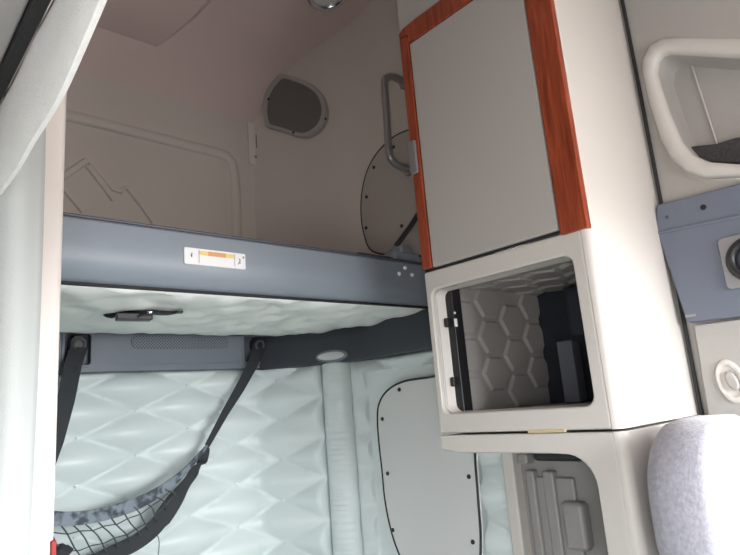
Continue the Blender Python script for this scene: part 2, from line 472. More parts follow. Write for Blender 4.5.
# side cushion beyond the roll, behind and below the tower
sp = smooth_poly([off(C0 + CD * (roll_s1 + .002), PADW), Vector((XR - PADW, C1.y + .006, 0)), Vector((XR - PADW, 0.97, 0))], 0.05)
path2, L2 = mkpath([(p.x, p.y) for p in sp])
t = thing('quilted_side_panel', 'grey-green tufted padding on the side wall around the screwed grey cover', 'padded panel', (1.38, 1.2, -0.62))
def side_pad():
    mb = MB(); z0, z1 = -0.62, 0.148; nu, nv = 120, 110
    def h(s, z):
        a = (s - 0.045) / 0.21; b = (z - 0.033) / 0.121
        e = min(s, L2 - s, z - z0, z1 - z) / 0.03; e = 1 if e >= 1 else math.sqrt(max(0, 1 - (1 - max(e, 0)) ** 2))
        q = path_pt(path2, s)[0]; k = 0.12 if (1.10 < q.y < 1.54 and z < 0.10) else 1
        return e * (0.005 + k * puff(a / 2 + b, a / 2 - b, 0.024))
    def f(i, j):
        s, z = L2 * i / nu, z0 + (z1 - z0) * j / nv
        p, n = path_pt(path2, s); q = p + n * h(s, z); return (q.x, q.y, z)
    def b(i, j):
        s, z = L2 * i / nu, z0 + (z1 - z0) * j / nv
        p, n = path_pt(path2, s); q = p - n * (PADW - .007); return (q.x, q.y, z)
    return mb.grid(nu, nv, f, b)
side_pad().build('padding', M_QUILT, t, smooth=70)

def cover(name, label, px, X, th, m, screws, pipe):
    """flat cover screwed to the side wall: its outline lies on the plane X"""
    pts = catmull([onx(x, y, X) for x, y in px], 6, True)
    root = thing(name, label, 'access cover', (X + .01, sum(p.y for p in pts) / len(pts), min(p.z for p in pts)))
    MB().plate([(p.y, p.z) for p in pts], [], frX, X, X + th).build('panel', m, root, bevel=0.002)
    loop = [p + Vector((0.001, 0, 0)) for p in pts]; loop.append(loop[0]); 
    MB().tube(loop, pipe, 8, caps=False).build('piping', M_RUBBER, root)
    for x, y in screws:
        c = onx(x, y, X); MB().disc(c + Vector((0.002, 0, 0)), (-1, 0, 0), 0.0065, 0.005, 12, 0.002).build('screw', M_BLACK, root)
    return root
cover('access_cover', 'tall pale grey screwed cover with black piping, below the bunk on the side wall',
      [(450, 376), (425, 378), (402, 382), (387, 391), (379, 404), (377.5, 420), (379, 443), (382, 470), (385, 500), (391, 530), (400, 556), (415, 585), (440, 596), (465, 590), (478, 570), (480.5, 540), (478, 500), (475, 460), (474, 425), (470, 392)],
      1.333, 0.013, M_FLAT, [(399.5, 389.6), (382.5, 419), (387.8, 473.5), (393, 530), (469, 476.6), (473, 542)], 0.0036)
cover('access_cover', 'dim taupe rounded screwed cover on the side wall above the bunk, behind the handle',
      [(425, 127), (408, 130), (392, 138), (377, 153), (367, 171), (362, 192), (361, 214), (364, 234), (371, 250), (390, 255), (420, 256), (450, 252), (462, 240), (462, 190), (452, 145)],
      1.386, 0.016, M_FLATUP, [(374, 167.4), (366.7, 197), (366.2, 228), (401.7, 226), (393.8, 147)], 0.003)

# ------------------------------------------------------------------ trims under the bunk
t = thing('rear_trim_panel', 'blue-grey moulded trim strip with perforated grille on the rear wall under the bunk', 'trim panel', (0.3, 1.91, 0.157))
YT = 1.885
a0, a1 = ony(64, 338, YT), ony(91, 363, YT); b0, b1 = ony(243, 337, YT), ony(273, 366, YT)
h1 = rrect(a0.x, 0.178, a1.x, 0.275, 0.012); h2 = rrect(b0.x, 0.178, b1.x, 0.275, 0.012)
MB().plate([(-0.70, 0.157), (-0.70, 0.288), (1.20, 0.288), (1.222, 0.28), (1.222, 0.157)], [h1, h2], frY, YT, YR - .001).build('fascia', M_BLUE2, t, bevel=0.004)
for (p, q) in ((a0, a1), (b0, b1)):
    MB().plate(rrect(p.x + .001, 0.179, q.x - .001, 0.274, 0.011), [], frY, YT + .022, YR - .002).build('recess', M_NAVY, t)
    MB().plate(rrect(p.x - .006, 0.172, q.x + .006, 0.281, 0.016), [rrect(p.x + .002, 0.180, q.x - .002, 0.273, 0.010)], frY, YT - .004, YT + .004).build('recess_frame', M_BLUE2, t, bevel=0.002)
g0, g1 = ony(131, 350, YT), ony(228, 334, YT)
MB().plate(rrect(g0.x, 0.229, g1.x, 0.272, 0.020), [], frY, YT - .003, YT + .003).build('speaker_grille', M_GRILLE, t, bevel=0.002)
# side trim on the slanted corner and side wall
sp = smooth_poly([off(C0 + CD * (-0.01), 0.045), Vector((XR - .05, C1.y + .01, 0)), Vector((XR - .05, 0.97, 0))], 0.04)
n = len(sp)
prof = [(0.0, 0.146), (0.022, 0.150), (0.026, 0.17), (0.014, 0.235), (0.004, 0.268), (0.0, 0.272), (-0.044, 0.272), (-0.044, 0.146)]
rings = []
for i, p in enumerate(sp):
    tt = (sp[min(i + 1, n - 1)] - sp[max(i - 1, 0)]).normalized(); nn = Vector((tt.y, -tt.x, 0))
    rings.append([Vector((p.x, p.y, z)) + nn * d for d, z in prof])
t = thing('side_trim_panel', 'dark slate trim ledge running along the side wall under the bunk end', 'trim panel', (1.36, 1.3, 0.146))
MB().loft(rings).build('ledge', M_LEDGE, t, bevel=0.003)
lc = onp(331.5, 356, off(C0, 0.072), CN)
t = thing('marker_lamp', 'small oval frosted lamp lens set in the dark trim at the rear corner', 'lamp', (lc.x, lc.y, lc.z - .02))
ov = lambda r, s_: [Vector((lc.x, lc.y, lc.z)) + CD * (math.cos(a) * r) + Vector((0, 0, math.sin(a) * s_)) for a in [2*PI*k/24 for k in range(24)]]
MB().loft([[p - CN * .01 for p in ov(.060, .021)], [p + CN * .002 for p in ov(.060, .021)], [p + CN * .004 for p in ov(.055, .017)]]).build('bezel', M_BLUE2, t)
MB().loft([[p for p in ov(.053, .015)], [p + CN * .008 for p in ov(.05, .013)], [p + CN * .012 for p in ov(.03, .007)]]).build('lens', M_LAMP, t)

# ------------------------------------------------------------------ upper bunk
def xwall(y): return XR if y <= C1.y else XR - (y - C1.y) / (C0.y - C1.y) * 0.2
t = thing('upper_bunk', 'upper sleeper bunk with a long blue-grey front rail and pale quilted underside', 'bunk', (0.3, 1.5, 0.25))
prof = [(1.30, 0.414), (1.225, 0.414), (1.208, 0.411), (1.2, 0.402), (1.199, 0.385), (1.197, 0.35), (1.199, 0.326), (1.206, 0.306), (1.218, 0.290), (1.234, 0.280), (1.26, 0.279), (1.30, 0.279)]
MB().loft([[Vector((x, y, z)) for y, z in prof] for x in (-0.72, 1.397)]).build('front_rail', M_BLUE, t, smooth=50, bevel=0.002)
MB().box((-0.72, 1.228, 0.2752), (1.39, 1.240, 0.2810)).build('seam_strip', M_RUBBER, t, bevel=0.002)
MB().tube([(-0.72, 1.201, 0.409), (0.3, 1.201, 0.409), (1.395, 1.201, 0.409)], 0.0032, 6).build('rail_edging', M_NAVY, t)
nu, nv = 240, 90
def und(i, j):
    y = 1.238 + (1.88 - 1.238) * j / nv
    x1 = min(1.388, xwall(y) - .012); x = -0.72 + (x1 + 0.72) * i / nu
    a = (x - 0.1 + 0.10 * y) / 0.17; b = (y - 1.2) / 0.19
    e = min(1, j / 5, (nv - j) / 26); e = math.sqrt(max(0, 1 - (1 - e) ** 2))
    sag = 0.010 * math.sin(PI * j / nv)
    wr = 0.0035 * math.sin(34 * x + 9 * math.sin(3.1 * y + 2.2 * x) + 12 * y) + 0.0025 * math.sin(71 * x - 40 * y + 3 * math.sin(6 * x))
    return (x, y, 0.278 - e * (0.005 + puff(a / 2 + b, a / 2 - b, 0.009, 0.6) + sag * .6 + wr * .7))
def und_b(i, j):
    x, y, z = und(i, j); return (x, y, 0.33)
MB().grid(nu, nv, und, und_b).build('underside_cover', M_COVER, t, smooth=70)
# mattress board above, hidden edge carried on the rail
MB().box((-0.72, 1.29, 0.325), (1.19, 1.90, 0.36)).build('bunk_board', M_NAVY, t)
# strap and buckle in the underside
st = catmull([onz(104, 314.5, 0.268), onz(116, 313.5, 0.262), onz(130, 314, 0.257), onz(146, 311.5, 0.257), onz(165, 312.5, 0.26), onz(182, 311, 0.268)], 6)
sb = MB().ribbon(st, [0.004 + 0.034 * math.sin(PI * min(1, k / (len(st) - 1))) ** 0.7 for k in range(len(st))], (0, 0.8, 0.45), 0.004).build('strap', M_WEB, t)
c = onz(133, 314.2, 0.253)
MB().loft([[Vector((c.x + dx, c.y + dy, z)) for dx, dy in ((-.042, -.012), (.04, -.022), (.046, .012), (-.034, .024))] for z in (0.238, 0.254)]).build('buckle', M_BLACK, sb, bevel=0.003)
c = onz(150, 311.5, 0.252)
MB().disc(c, (0, 0, -1), 0.007, 0.005, 14).build('rivet', M_CHROME, sb)
c = onz(179, 311.2, 0.262)
MB().disc(c, (0, 0, -1), 0.010, 0.005, 14).build('eyelet', M_BLACK, sb)
for x, y in ((398.5, 274), (404.5, 268), (411.5, 275)):
    MB().disc(ony(x, y, 1.2), (0, -1, 0), 0.0062, 0.005, 14, 0.003).build('bolt', M_BOLT, t)
# white warning sticker on the rail (its lettering is too small to read in the photo)
l0, l1 = ony(184, 247, 1.196), ony(245.5, 271, 1.196)
LX0, LX1, LZ0, LZ1 = l0.x, l1.x, ony(184, 263.5, 1.196).z, ony(184, 247, 1.196).z
lab = MB().plate(rrect(LX0, LZ0, LX1, LZ1, 0.003), [], frY, 1.1945, 1.1985).build('warning_sticker', M_WHITE, t)
lab['label'] = 'white warning sticker with an orange heading bar'
lw, lh = LX1 - LX0, LZ1 - LZ0
def lb(name, m, u0, v0, u1, v1):
    return MB().box((LX0 + u0 * lw, 1.1935, LZ0 + v0 * lh), (LX0 + u1 * lw, 1.1955, LZ0 + v1 * lh)).build(name, m, lab)
lb('heading_bar', M_YELLOW, 0.235, 0.62, 0.80, 0.87); 
mb = MB().box((LX0 + .37 * lw, 1.193, LZ0 + .62 * lh), (LX0 + .66 * lw, 1.195, LZ0 + .87 * lh)); mb.build('heading_band', M_ORANGE, lab)
lb('divider', M_INK, 0.222, 0.12, 0.228, 0.9); lb('divider', M_INK, 0.808, 0.12, 0.814, 0.9)
def glyph(*segs):
    mb = MB()
    for (u0, v0), (u1, v1) in segs:
        a = Vector((LX0 + u0 * lw, 1.194, LZ0 + v0 * lh)); b = Vector((LX0 + u1 * lw, 1.194, LZ0 + v1 * lh))
        mb.tube([a, b], 0.0011, 6)
    mb.build('pictogram', M_INK, lab)
glyph(((0.10, 0.5), (0.115, 0.68)), ((0.115, 0.68), (0.11, 0.42)))
glyph(((0.865, 0.28), (0.905, 0.5)), ((0.905, 0.5), (0.895, 0.66)), ((0.885, 0.42), (0.91, 0.36)))
glyph(((0.955, 0.70), (0.975, 0.82)), ((0.975, 0.70), (0.955, 0.82)))
# hinge bracket and restraint strap at the tower end of the bunk
br = MB()
br.loft([[Vector((x, y, z)) for x, y in ((1.235, 1.225), (1.345, 1.225), (1.345, 1.30), (1.235, 1.30))] for z in (0.412, 0.448)])
br.loft([[Vector((x, y, z)) for x, y in ((1.27, 1.23), (1.32, 1.23), (1.32, 1.29), (1.27, 1.29))] for z in (0.446, 0.472)])
br.build('latch_bracket', M_BLUE, t, bevel=0.008, seg=3)
MB().box((1.10, 1.24, 0.412), (1.235, 1.30, 0.432)).build('latch_base', M_NAVY, t, bevel=0.006)
s0, s1 = onx(425, 203, 1.365), onx(396, 246, 1.30)
MB().ribbon([s0, s0.lerp(s1, .5) + Vector((0, 0, -.006)), s1], 0.026, (0.2, 1, 0.4), 0.004).build('restraint_strap', M_WEB, t)

# ------------------------------------------------------------------ hanging net with straps
t = thing('hanging_net', 'grey storage net slung from two black straps in front of the quilted panel', 'net', (0.55, 1.82, -0.45))
def anchor(px, py):
    c = ony(px, py, YT + .012)
    a = MB(); a.loft([[c + Vector((dx, y, dz)) for dx, dz in ((-.026, -.016), (.026, -.016), (.024, .012), (.012, .026), (-.012, .026), (-.024, .012))] for y in (-.022, .012)])
    o = a.build('anchor_clip', M_BLACK, t, bevel=0.005)
    MB().torus(c + Vector((0, -.024, -.004)), (0, 1, 0.2), 0.016, 0.004, 20, 8).build('ring', M_NAVY, o)
    return c
A = anchor(77, 344); B = anchor(256.5, 345)
cr = ony(207, 446, 1.80)
MB().ribbon([B + Vector((0, -.02, -.012)), ony(252, 366, 1.84), ony(240, 388, 1.825), ony(225, 413, 1.812), cr], [0.036, 0.036, 0.032, 0.024, 0.016], (1, 0, 0.45), 0.004).build('strap', M_WEB, t)
MB().ribbon([A + Vector((0, -.02, -.012)), ony(73, 365, 1.835), ony(66, 400, 1.825), ony(55, 440, 1.812), ony(33, 500, 1.80)], 0.046, (1, 0, 0.1), 0.004).build('strap', M_WEB, t)
hemp = [(207, 446), (196, 459), (180, 476), (160, 491), (138, 503), (112, 512), (85, 517.5), (58, 518.5), (30, 514), (5, 500), (-20, 478)]
hy = [1.80, 1.775, 1.755, 1.745, 1.74, 1.735, 1.735, 1.735, 1.74, 1.75, 1.77]
hem = catmull([ony(x, y, Y) for (x, y), Y in zip(hemp, hy)], 6)
nh = len(hem)
MB().ribbon(hem, [0.010 + 0.024 * min(1, k / (nh * 0.4)) for k in range(nh)], (0.25, -0.05, 1), 0.005).build('top_hem', M_HEM, t)
stp = [(207, 447), (201, 462), (190, 478), (175, 500), (156, 526), (138, 541), (116, 552), (92, 563), (60, 572), (30, 574), (0, 560)]
edge_ = catmull([ony(x, y, 1.80 - 0.01 * math.sin(i * .5)) for i, (x, y) in enumerate(stp)], 6)
MB().ribbon(edge_, [0.014 + 0.038 * math.sin(PI * min(1, (k / len(edge_)) / 0.75)) ** 0.6 if k / len(edge_) < .37 else 0.044 for k in range(len(edge_))], (0.6, 0, 0.75), 0.005).build('bottom_strap', M_WEB, t)
mb = MB()
def npt(a, b):
    k = a * (nh - 1); i = int(min(nh - 2, k)); p = hem[i].lerp(hem[i + 1], k - i)
    k = a * (len(edge_) - 1); i = int(min(len(edge_) - 2, k)); q = edge_[i].lerp(edge_[i + 1], k - i)
    r = p.lerp(q, b); r.y -= 0.02 * math.sin(PI * b); return r
U = [0.28 + 0.72 * k / 15 for k in range(16)]
for k, a in enumerate(U):
    mb.tube([npt(min(1, a + 0.010 * j / 6 + 0.004 * math.sin(j * 1.3 + k)), 0.9 * j / 6) for j in range(7)], 0.0019, 6)
for b in (0.3, 0.65):
    mb.tube([npt(a, b + (0.02 if i % 2 else -0.02)) for i, a in enumerate(U)], 0.0016, 5)
mb.build('netting', M_CORD, t)
MB().tube(catmull([ony(154, 531, 1.81), ony(158.5, 538, 1.82), ony(159, 548, 1.83), ony(157, 562, 1.83)], 5), 0.0014, 6).build('cord', M_CORD, t)
c = ony(61, 552, 1.76)
mb = MB(); bmesh.ops.create_icosphere(mb.bm, subdivisions=3, radius=0.026, matrix=Matrix.Translation(c) @ Matrix.Scale(0.7, 4, (0, 0, 1)))
for v in mb.bm.verts: v.co += Vector((0.004 * math.sin(v.co.z * 300), 0, 0.003 * math.sin(v.co.x * 260)))
mb.build('knot', M_WEB, t)

# ------------------------------------------------------------------ small fittings of the upper sleeper
# speaker on the slanted corner
SPK = [(282.6, 74.5), (294, 77.5), (307, 82.5), (318, 89.5), (325, 98), (328.3, 110), (327, 121), (322.5, 129.5), (316, 135), (308, 138.5), (298, 137.5), (287.5, 134), (276, 130.5), (267.5, 127.8), (264.8, 120), (264, 109.5), (266, 97), (270.2, 87), (276, 79.5)]
n3 = CN
pc = off(C0, 0.004)
sp_out = [onp(x, y, pc, n3) for x, y in SPK]
cen = sum(sp_out, Vector()) / len(sp_out)
ring = lambda k, h: [cen + (p - cen) * k + n3 * h for p in catmull(sp_out, 3, True)]
t = thing('speaker', 'dark mesh wall speaker in a rounded taupe frame high in the rear corner', 'speaker', (cen.x, cen.y, min(p.z for p in sp_out)))
MB().loft([ring(1.0, -.004), ring(1.0, .008), ring(.97, .016), ring(.86, .016), ring(.84, .006), ring(.84, -.002)], True, True).build('frame', M_SIDE, t, smooth=30)
MB().loft([ring(.85, .002), ring(.85, .0085), ring(.6, .012), ring(.2, .013)]).build('speaker_mesh', M_SPK, t)
for x, y in ((268.5, 99), (325.6, 119), (293.5, 132.8)):
    MB().disc(onp(x, y, off(C0, .019), n3), n3, 0.005, 0.003, 10).build('screw', M_BLACK, t)
# switch plate
w0, w1 = ony(248.5, 165, YR), ony(259, 124.5, YR)
t = thing('wall_switch', 'small beige switch plate with a dark slot beside the corner speaker', 'switch', ((w0.x + w1.x) / 2, YR - .005, w0.z))
ws0, ws1 = w0.x, w1.x + .004
MB().plate(rrect(ws0, w0.z + .004, ws1, w1.z - .008, 0.005), [], frY, YR - .010, YR + .003).build('plate', M_SWITCH, t, bevel=0.003)
a, b = ony(254.7, 149, YR), ony(257.6, 136.5, YR)
MB().box((a.x, YR - .015, a.z), (b.x, YR - .008, b.z)).build('slot', M_BLACK, t)
MB().disc(ony(255.5, 157, YR - .010), (0, -1, 0), 0.006, 0.004, 12).build('button', M_STEEL, t)
# dome light in the ceiling
dc = ceil_pt(327, -8)
sl = Vector((0, ceil_z(dc.y - .05) - ceil_z(dc.y + .05), 0.1)).normalized()
dn = -Vector((0, (ceil_z(dc.y - .05) - ceil_z(dc.y + .05)) / 0.1, 1)).normalized()
t = thing('dome_light', 'round chrome-ringed dome light on the ceiling', 'light', dc)
MB().torus(dc + dn * .004, dn, 0.068, 0.013, 36, 10).build('ring', M_CHROME, t)
MB().disc(dc - dn * .004, dn, 0.060, 0.014, 30, 0.014).build('lens', M_LENS, t)
# grab handle on the side wall
t = thing('grab_handle', 'grey tubular grab handle standing upright on the side wall behind the wooden-edged tower', 'handle', (1.33, 1.24, 0.75))
XG = 1.30
ha, hb = onx(384.5, 84, XG), onx(389, 152, XG)
gp = [Vector((1.40, ha.y - .004, ha.z + .038)), Vector((1.345, ha.y - .002, ha.z + .04)), Vector((1.315, ha.y, ha.z + .028)), ha, ha.lerp(hb, .5), hb, Vector((1.315, hb.y, hb.z - .03)), Vector((1.345, hb.y - .002, hb.z - .042)), Vector((1.383, hb.y - .004, hb.z - .041))]
MB().tube(catmull(gp, 6), 0.0125, 12).build('grip', M_STEEL, t)
for p in (gp[0], gp[-1]): MB().disc(p + Vector((0.001, 0, 0)), (-1, 0, 0), 0.026, 0.008, 20).build('mount', M_STEEL, t)

# ------------------------------------------------------------------ storage tower
XC, YA, YB = 1.05, 0.514, 0.950
t = thing('storage_tower', 'tall beige storage tower with cherry wood edging and an open rounded cubby', 'cabinet', (1.22, 0.73, -0.08))
# side panel facing the front of the cab, wrapping round its edge
arc = [Vector((XC + .0, YA + .020, 0))] + [Vector((XC + .020 - .020 * math.cos(a), YA + .020 - .020 * math.sin(a), 0)) for a in [PI/2 * k / 6 for k in range(1, 7)]]
pr = arc + [Vector((1.397, YA, 0)), Vector((1.397, YA + .012, 0)), Vector((XC + .022, YA + .014, 0)), Vector((XC + .012, YA + .020, 0))]
MB().loft([[Vector((p.x, p.y, z)) for p in pr] for z in (-0.080, 0.3, 0.7, 1.1, 1.535)]).build('side_panel', M_CAB, t, smooth=50)
MB().box((XC + .004, YB - .012, -0.080), (1.397, YB, 1.52)).build('rear_panel', M_DOOR, t, bevel=0.003)
MB().box((XC + .006, YA + .02, -0.080), (1.50, YB - .012, -0.066)).build('base_panel', M_CAB, t)
# face: upper fascia, wood edging, door
zt0 = 0.907
MB().box((XC, YA + .02, zt0 + .05), (XC + .012, YB, 1.52)).build('top_fascia', M_DOOR, t, bevel=0.003)
MB().box((XC + .004, YA + .021, 0.300), (XC + .016, YB - .002, zt0 + .052)).build('door_frame', M_BLACK, t)
MB().box((XC - .004, 0.578, 0.306), (XC + .010, 0.9165, zt0 - .001)).build('door', M_DOOR, t, bevel=0.004)
def wood(pts, th0=-.006, th1=.012):
    return MB().plate(pts, [], frX, XC + th0, XC + th1).build('wood_edging', M_WOOD, t, bevel=0.004, seg=3)
wood([(0.5165, 0.294), (0.5165, 1.0), (0.575, 1.0), (0.575, 0.296), (0.5715, 0.293)])
wood([(0.9185, 0.306), (0.9185, zt0 + .022), (0.925, zt0 + .026), (0.9485, zt0 + .026), (0.9485, 0.306)])
wood([(0.9485, zt0 + .026), (0.949, zt0 + .046), (0.93, zt0 + .054), (0.88, zt0 + .057), (0.5775, zt0 + .057), (0.5775, zt0), (0.905, zt0), (0.919, zt0 + .004), (0.9185, zt0 + .026)])
k0, k1 = onx(417.3, 140, XC), onx(420.5, 173, XC)
MB().box((XC - .012, 0.926, k1.z), (XC + .002, 0.951, k0.z)).build('latch', M_STEEL, t, bevel=0.004)
# cubby face
ho = rrect(0.561, -0.037, 0.934, 0.253, 0.022)
MB().plate([(YA + .020, -0.080), (YA + .020, 0.297), (YB, 0.300), (YB, -0.080)], [ho], frX, XC, XC + .016).build('cubby_face', M_CAB, t, bevel=0.005, seg=3)
# moulded liner: lip, hex-embossed rear side and top, plain floor, back and front side
XBK = 1.50
lip0 = rrect(0.561, -0.037, 0.934, 0.253, 0.022); lip1 = rrect(0.565, -0.034, 0.922, 0.250, 0.018)
mb = MB()
mb.loft([[Vector((XC + .014, u, v)) for u, v in lip0], [Vector((XC + .040, u, v)) for u, v in lip1]], True, False)
mb.build('cubby_lip', M_CAB, t, recalc=False)
mb = MB()
YH = 0.932
mb.box((XC + .016, YH, -0.060), (XBK, YH + .006, 0.285)); mb.box((XC + .016, 0.535, 0.272), (XBK, YH, 0.280)); mb.box((XC + .016, 0.535, -0.062), (XBK, YH, -0.040))
def hexes(org, ux, uy, nn, nx, ny, w, h, gap=0.006):
    for i in range(nx):
        for j in range(ny):
            cx = i * w * 0.78; cy = j * h + (h / 2 if i % 2 else 0)
            base = [(w * .5, 0), (w * .24, h * .5), (-w * .24, h * .5), (-w * .5, 0), (-w * .24, -h * .5), (w * .24, -h * .5)]
            def rg(k, d): return [org + ux * (cx + a * k) + uy * (cy + b * k) + nn * d for a, b in base]
            kk = 1 - gap / w * 1.6
            mb.loft([rg(kk, -.001), rg(kk * .88, .006), rg(kk * .84, .007)])
hexes(Vector((1.165, YH, 0.002)), Vector((1, 0, 0)), Vector((0, 0, 1)), Vector((0, -1, 0)), 4, 3, 0.128, 0.094)
hexes(Vector((1.15, 0.60, 0.272)), Vector((1, 0, 0)), Vector((0, 1, 0)), Vector((0, 0, -1)), 4, 4, 0.128, 0.094)
mb.build('cubby_liner', M_HEX, t, smooth=25)
mb = MB().box((XBK, 0.53, -0.062), (XBK + .010, YH + .006, 0.285)); mb.box((XC + .018, 0.528, -0.060), (XBK, 0.536, 0.28))
mb.build('cubby_back', M_DARKBOX, t)
# black slide rail inside the cubby
r0 = ony(457.5, 350, 0.915)
rl = MB().box((1.088, 0.902, -0.040), (1.122, 0.931, 0.270)).build('slide_rail', M_BLACK, t, bevel=0.003)
MB().box((1.122, 0.915, -0.040), (1.132, 0.931, 0.270)).build('rail_flange', M_STEEL, rl)
for z in (0.175, 0.035):
    MB().box((1.076, 0.914, z - .012), (1.090, 0.926, z + .010)).build('clip', M_BLACK, rl, bevel=0.003)
c = ony(455.5, 322, 0.902)
MB().box((c.x - .004, 0.9005, c.z - .011), (c.x + .005, 0.9025, c.z + .008)).build('rail_slot', M_WHITE, rl)
c = ony(454.5, 313, 0.902)
MB().disc(c, (0, -1, 0), 0.003, 0.002, 10).build('rail_hole', M_WHITE, rl)
MB().box((XC + .006, 0.628, -0.0835), (XC - .002, 0.712, -0.0775)).build('catch_plate', M_BRASS, t, bevel=0.001)
# things inside the cubby
bx = thing('equipment_box', 'dark navy equipment box filling the far end of the open cubby', 'box', (1.45, 0.70, -0.040))
MB().box((1.42, 0.560, -0.0385), (1.495, 0.80, 0.258)).build('case', M_DARKBOX, bx, bevel=0.006)
MB().plate(rrect(0.60, 0.13, 0.785, 0.245, 0.008), [], frX, 1.415, 1.422).build('faceplate', mat('slate_faceplate', (0.035, 0.043, 0.06), 0.4), bx, bevel=0.002)
bx = tag(MB().box((1.365, 0.765, -0.0385), (1.405, 0.808, 0.116)).build('small_box', mat('grey_box_card', (0.13, 0.14, 0.17), 0.6), bevel=0.004),
         'small upright grey box standing in the cubby before the dark equipment box', 'box')

# ------------------------------------------------------------------ lower cabinet
t = thing('lower_cabinet', 'beige lower cabinet with a rounded open front, right under the storage tower', 'cabinet', (1.22, 0.73, -1.1))
pr2 = [Vector((p.x, p.y, 0)) for p in pr]
MB().loft([[Vector((p.x, p.y, z)) for p in pr2] for z in (-1.098, -0.7, -0.3, -0.0845)]).build('side_panel', M_CAB, t, smooth=50)
face = [(YA + .020, -0.0845), (YB + .001, -0.0845), (YB + .001, -0.112), (0.944, -0.118), (0.90, -0.1235), (0.655, -0.1235)]
cx, cz, r = 0.640, -0.1835, 0.060
face += [(cx - r * math.sin(a), cz + r * math.cos(a)) for a in [PI/2 * k / 8 for k in range(1, 9)]]
face += [(0.582, -0.5), (0.585, -1.098), (YA + .020, -1.098)]
MB().plate(face, [], frX, XC, XC + .016).build('face_frame', M_CAB, t, bevel=0.004, seg=3)
MB().box((XC + .016, YA + .016, -0.100), (1.397, YB, -0.086)).build('top_board', M_CAB, t)
# moulded back liner with ribs
XB2 = 1.30
mb = MB()
mb.box((XB2, 0.53, -1.0), (XB2 + .01, 0.945, -0.10))
ln = mb.build('back_liner', M_LINER, t)
def rib(y0, y1, z0, z1, d, bv=0.006, name='rib', m=None):
    return MB().box((XB2 - d, y0, z0), (XB2 + .004, y1, z1)).build(name, m or M_LINER, ln, bevel=bv, seg=3)
rib(0.915, 0.949, -0.99, -0.103, 0.035, m=M_CAB, name='flange')
rib(0.868, 0.893, -0.99, -0.19, 0.022)
rib(0.815, 0.845, -0.99, -0.19, 0.022)
rib(0.77, 0.90, -0.99, -0.205, 0.012)
rib(0.745, 0.80, -0.36, -0.255, 0.034, 0.012, 'moulded_boss')
rib(0.60, 0.655, -0.99, -0.29, 0.03, 0.01, 'moulded_boss')
rib(0.875, 0.905, -0.175, -0.150, 0.03, 0.006, 'moulded_boss')
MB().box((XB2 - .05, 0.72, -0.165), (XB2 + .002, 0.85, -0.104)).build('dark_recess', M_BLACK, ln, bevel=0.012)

# ------------------------------------------------------------------ door-side fittings
# moulded pocket
t = thing('storage_pocket', 'rounded wall pocket with pale rim and dark felt floor, top right of the door side', 'pocket', (1.43, 0.3, 0.45))
mb = MB()
rim = [[Vector((1.397, u, v)) for u, v in po_out], [Vector((1.388, u, v)) for u, v in po_out], [Vector((1.380, u * .8 + w * .2, v * .8 + q * .2)) for (u, v), (w, q) in zip(po_out, po_in)],
       [Vector((1.381, u * .25 + w * .75, v * .25 + q * .75)) for (u, v), (w, q) in zip(po_out, po_in)], [Vector((1.388, w, q)) for w, q in po_in], [Vector((1.41, w, q)) for w, q in po_in]]
mb.loft(rim, True, False); mb.build('rim', M_RIM, t, smooth=60)
pcx = sum(p[0] for p in po_in) / len(po_in); pcz = sum(p[1] for p in po_in) / len(po_in)
XP = 1.47
sh = lambda k, X: [Vector((X, pcx + (u - pcx) * k, pcz + (v - pcz) * k)) for u, v in po_in]
MB().loft([sh(1.0, 1.405), sh(.97, 1.43), sh(.93, XP), sh(.9, XP + .004)], True, False).build('tray', M_SIDE, t, smooth=60)
MB().plate([(pcx + (u - pcx) * .95, pcz + (v - pcz) * .95) for u, v in po_in], [], frX, XP, XP + .006).build('tray_back', M_SIDE, t)
q0, q1 = onx(692, 66, XP - .004), onx(718, 147, XP - .004)
MB().tube([q0, q1], 0.0022, 8).build('rib', M_RIM, t)
fl = [onx(x, y, XP - .012) for x, y in [(682, 152), (700, 149), (720, 147), (740, 141), (775, 136), (815, 140), (815, 150), (800, 160), (740, 166), (708, 165), (694, 159)]]
MB().plate([(p.y, p.z) for p in fl], [], frX, 1.425, XP - .001).build('felt_liner', M_FELT, t, bevel=0.004)
# slate panel with vent
t = thing('vent_panel', 'slate blue panel with a round vent on the door-side wall', 'panel', (1.39, 0.25, 0.10))
po = [(p.y, p.z) for p in (onx(x, y, 1.372) for x, y in [(656, 208), (659, 204), (700, 193.5), (740, 183), (860, 150), (860, 312), (740, 316.5), (690, 322.5), (686, 321), (657, 234), (655.5, 230)])]
MB().plate(po, [], frX, 1.372, 1.3985).build('face', M_PANEL, t, bevel=0.006, seg=3)
fold = [onx(x, y, 1.372) for x, y in ((657, 233), (740, 216), (850, 190))]
MB().tube(fold, 0.004, 8).build('fold_line', M_PANEL, t)
bc = onx(753, 259, 1.372); bc2 = Vector((1.372, bc.y, bc.z))
hs = 0.054
MB().plate(rrect(bc.y - hs, bc.z - hs, bc.y + hs, bc.z + hs, 0.010), [[(bc.y + .047 * math.cos(a), bc.z + .047 * math.sin(a)) for a in [2*PI*k/32 for k in range(32)]]], frX, 1.362, 1.3725).build('vent_bezel', M_STEEL, t, bevel=0.003)
MB().torus((1.364, bc.y, bc.z), (1, 0, 0), 0.038, 0.010, 36, 10).build('vent_ring', M_BLACK, t)
MB().disc((1.371, bc.y, bc.z), (-1, 0, 0), 0.030, 0.004, 28, 0.010).build('vent_ball', M_NAVY, t)
for x, y, rr, m in ((703.5, 207.3, 0.0062, M_BLACK), (667, 217, 0.004, M_NAVY)):
    MB().disc(onx(x, y, 1.3735), (-1, 0, 0), rr, 0.003, 14).build('screw', m, t)
mb = MB(); p0, p1 = onx(685, 316, 1.371), onx(696, 315, 1.371)
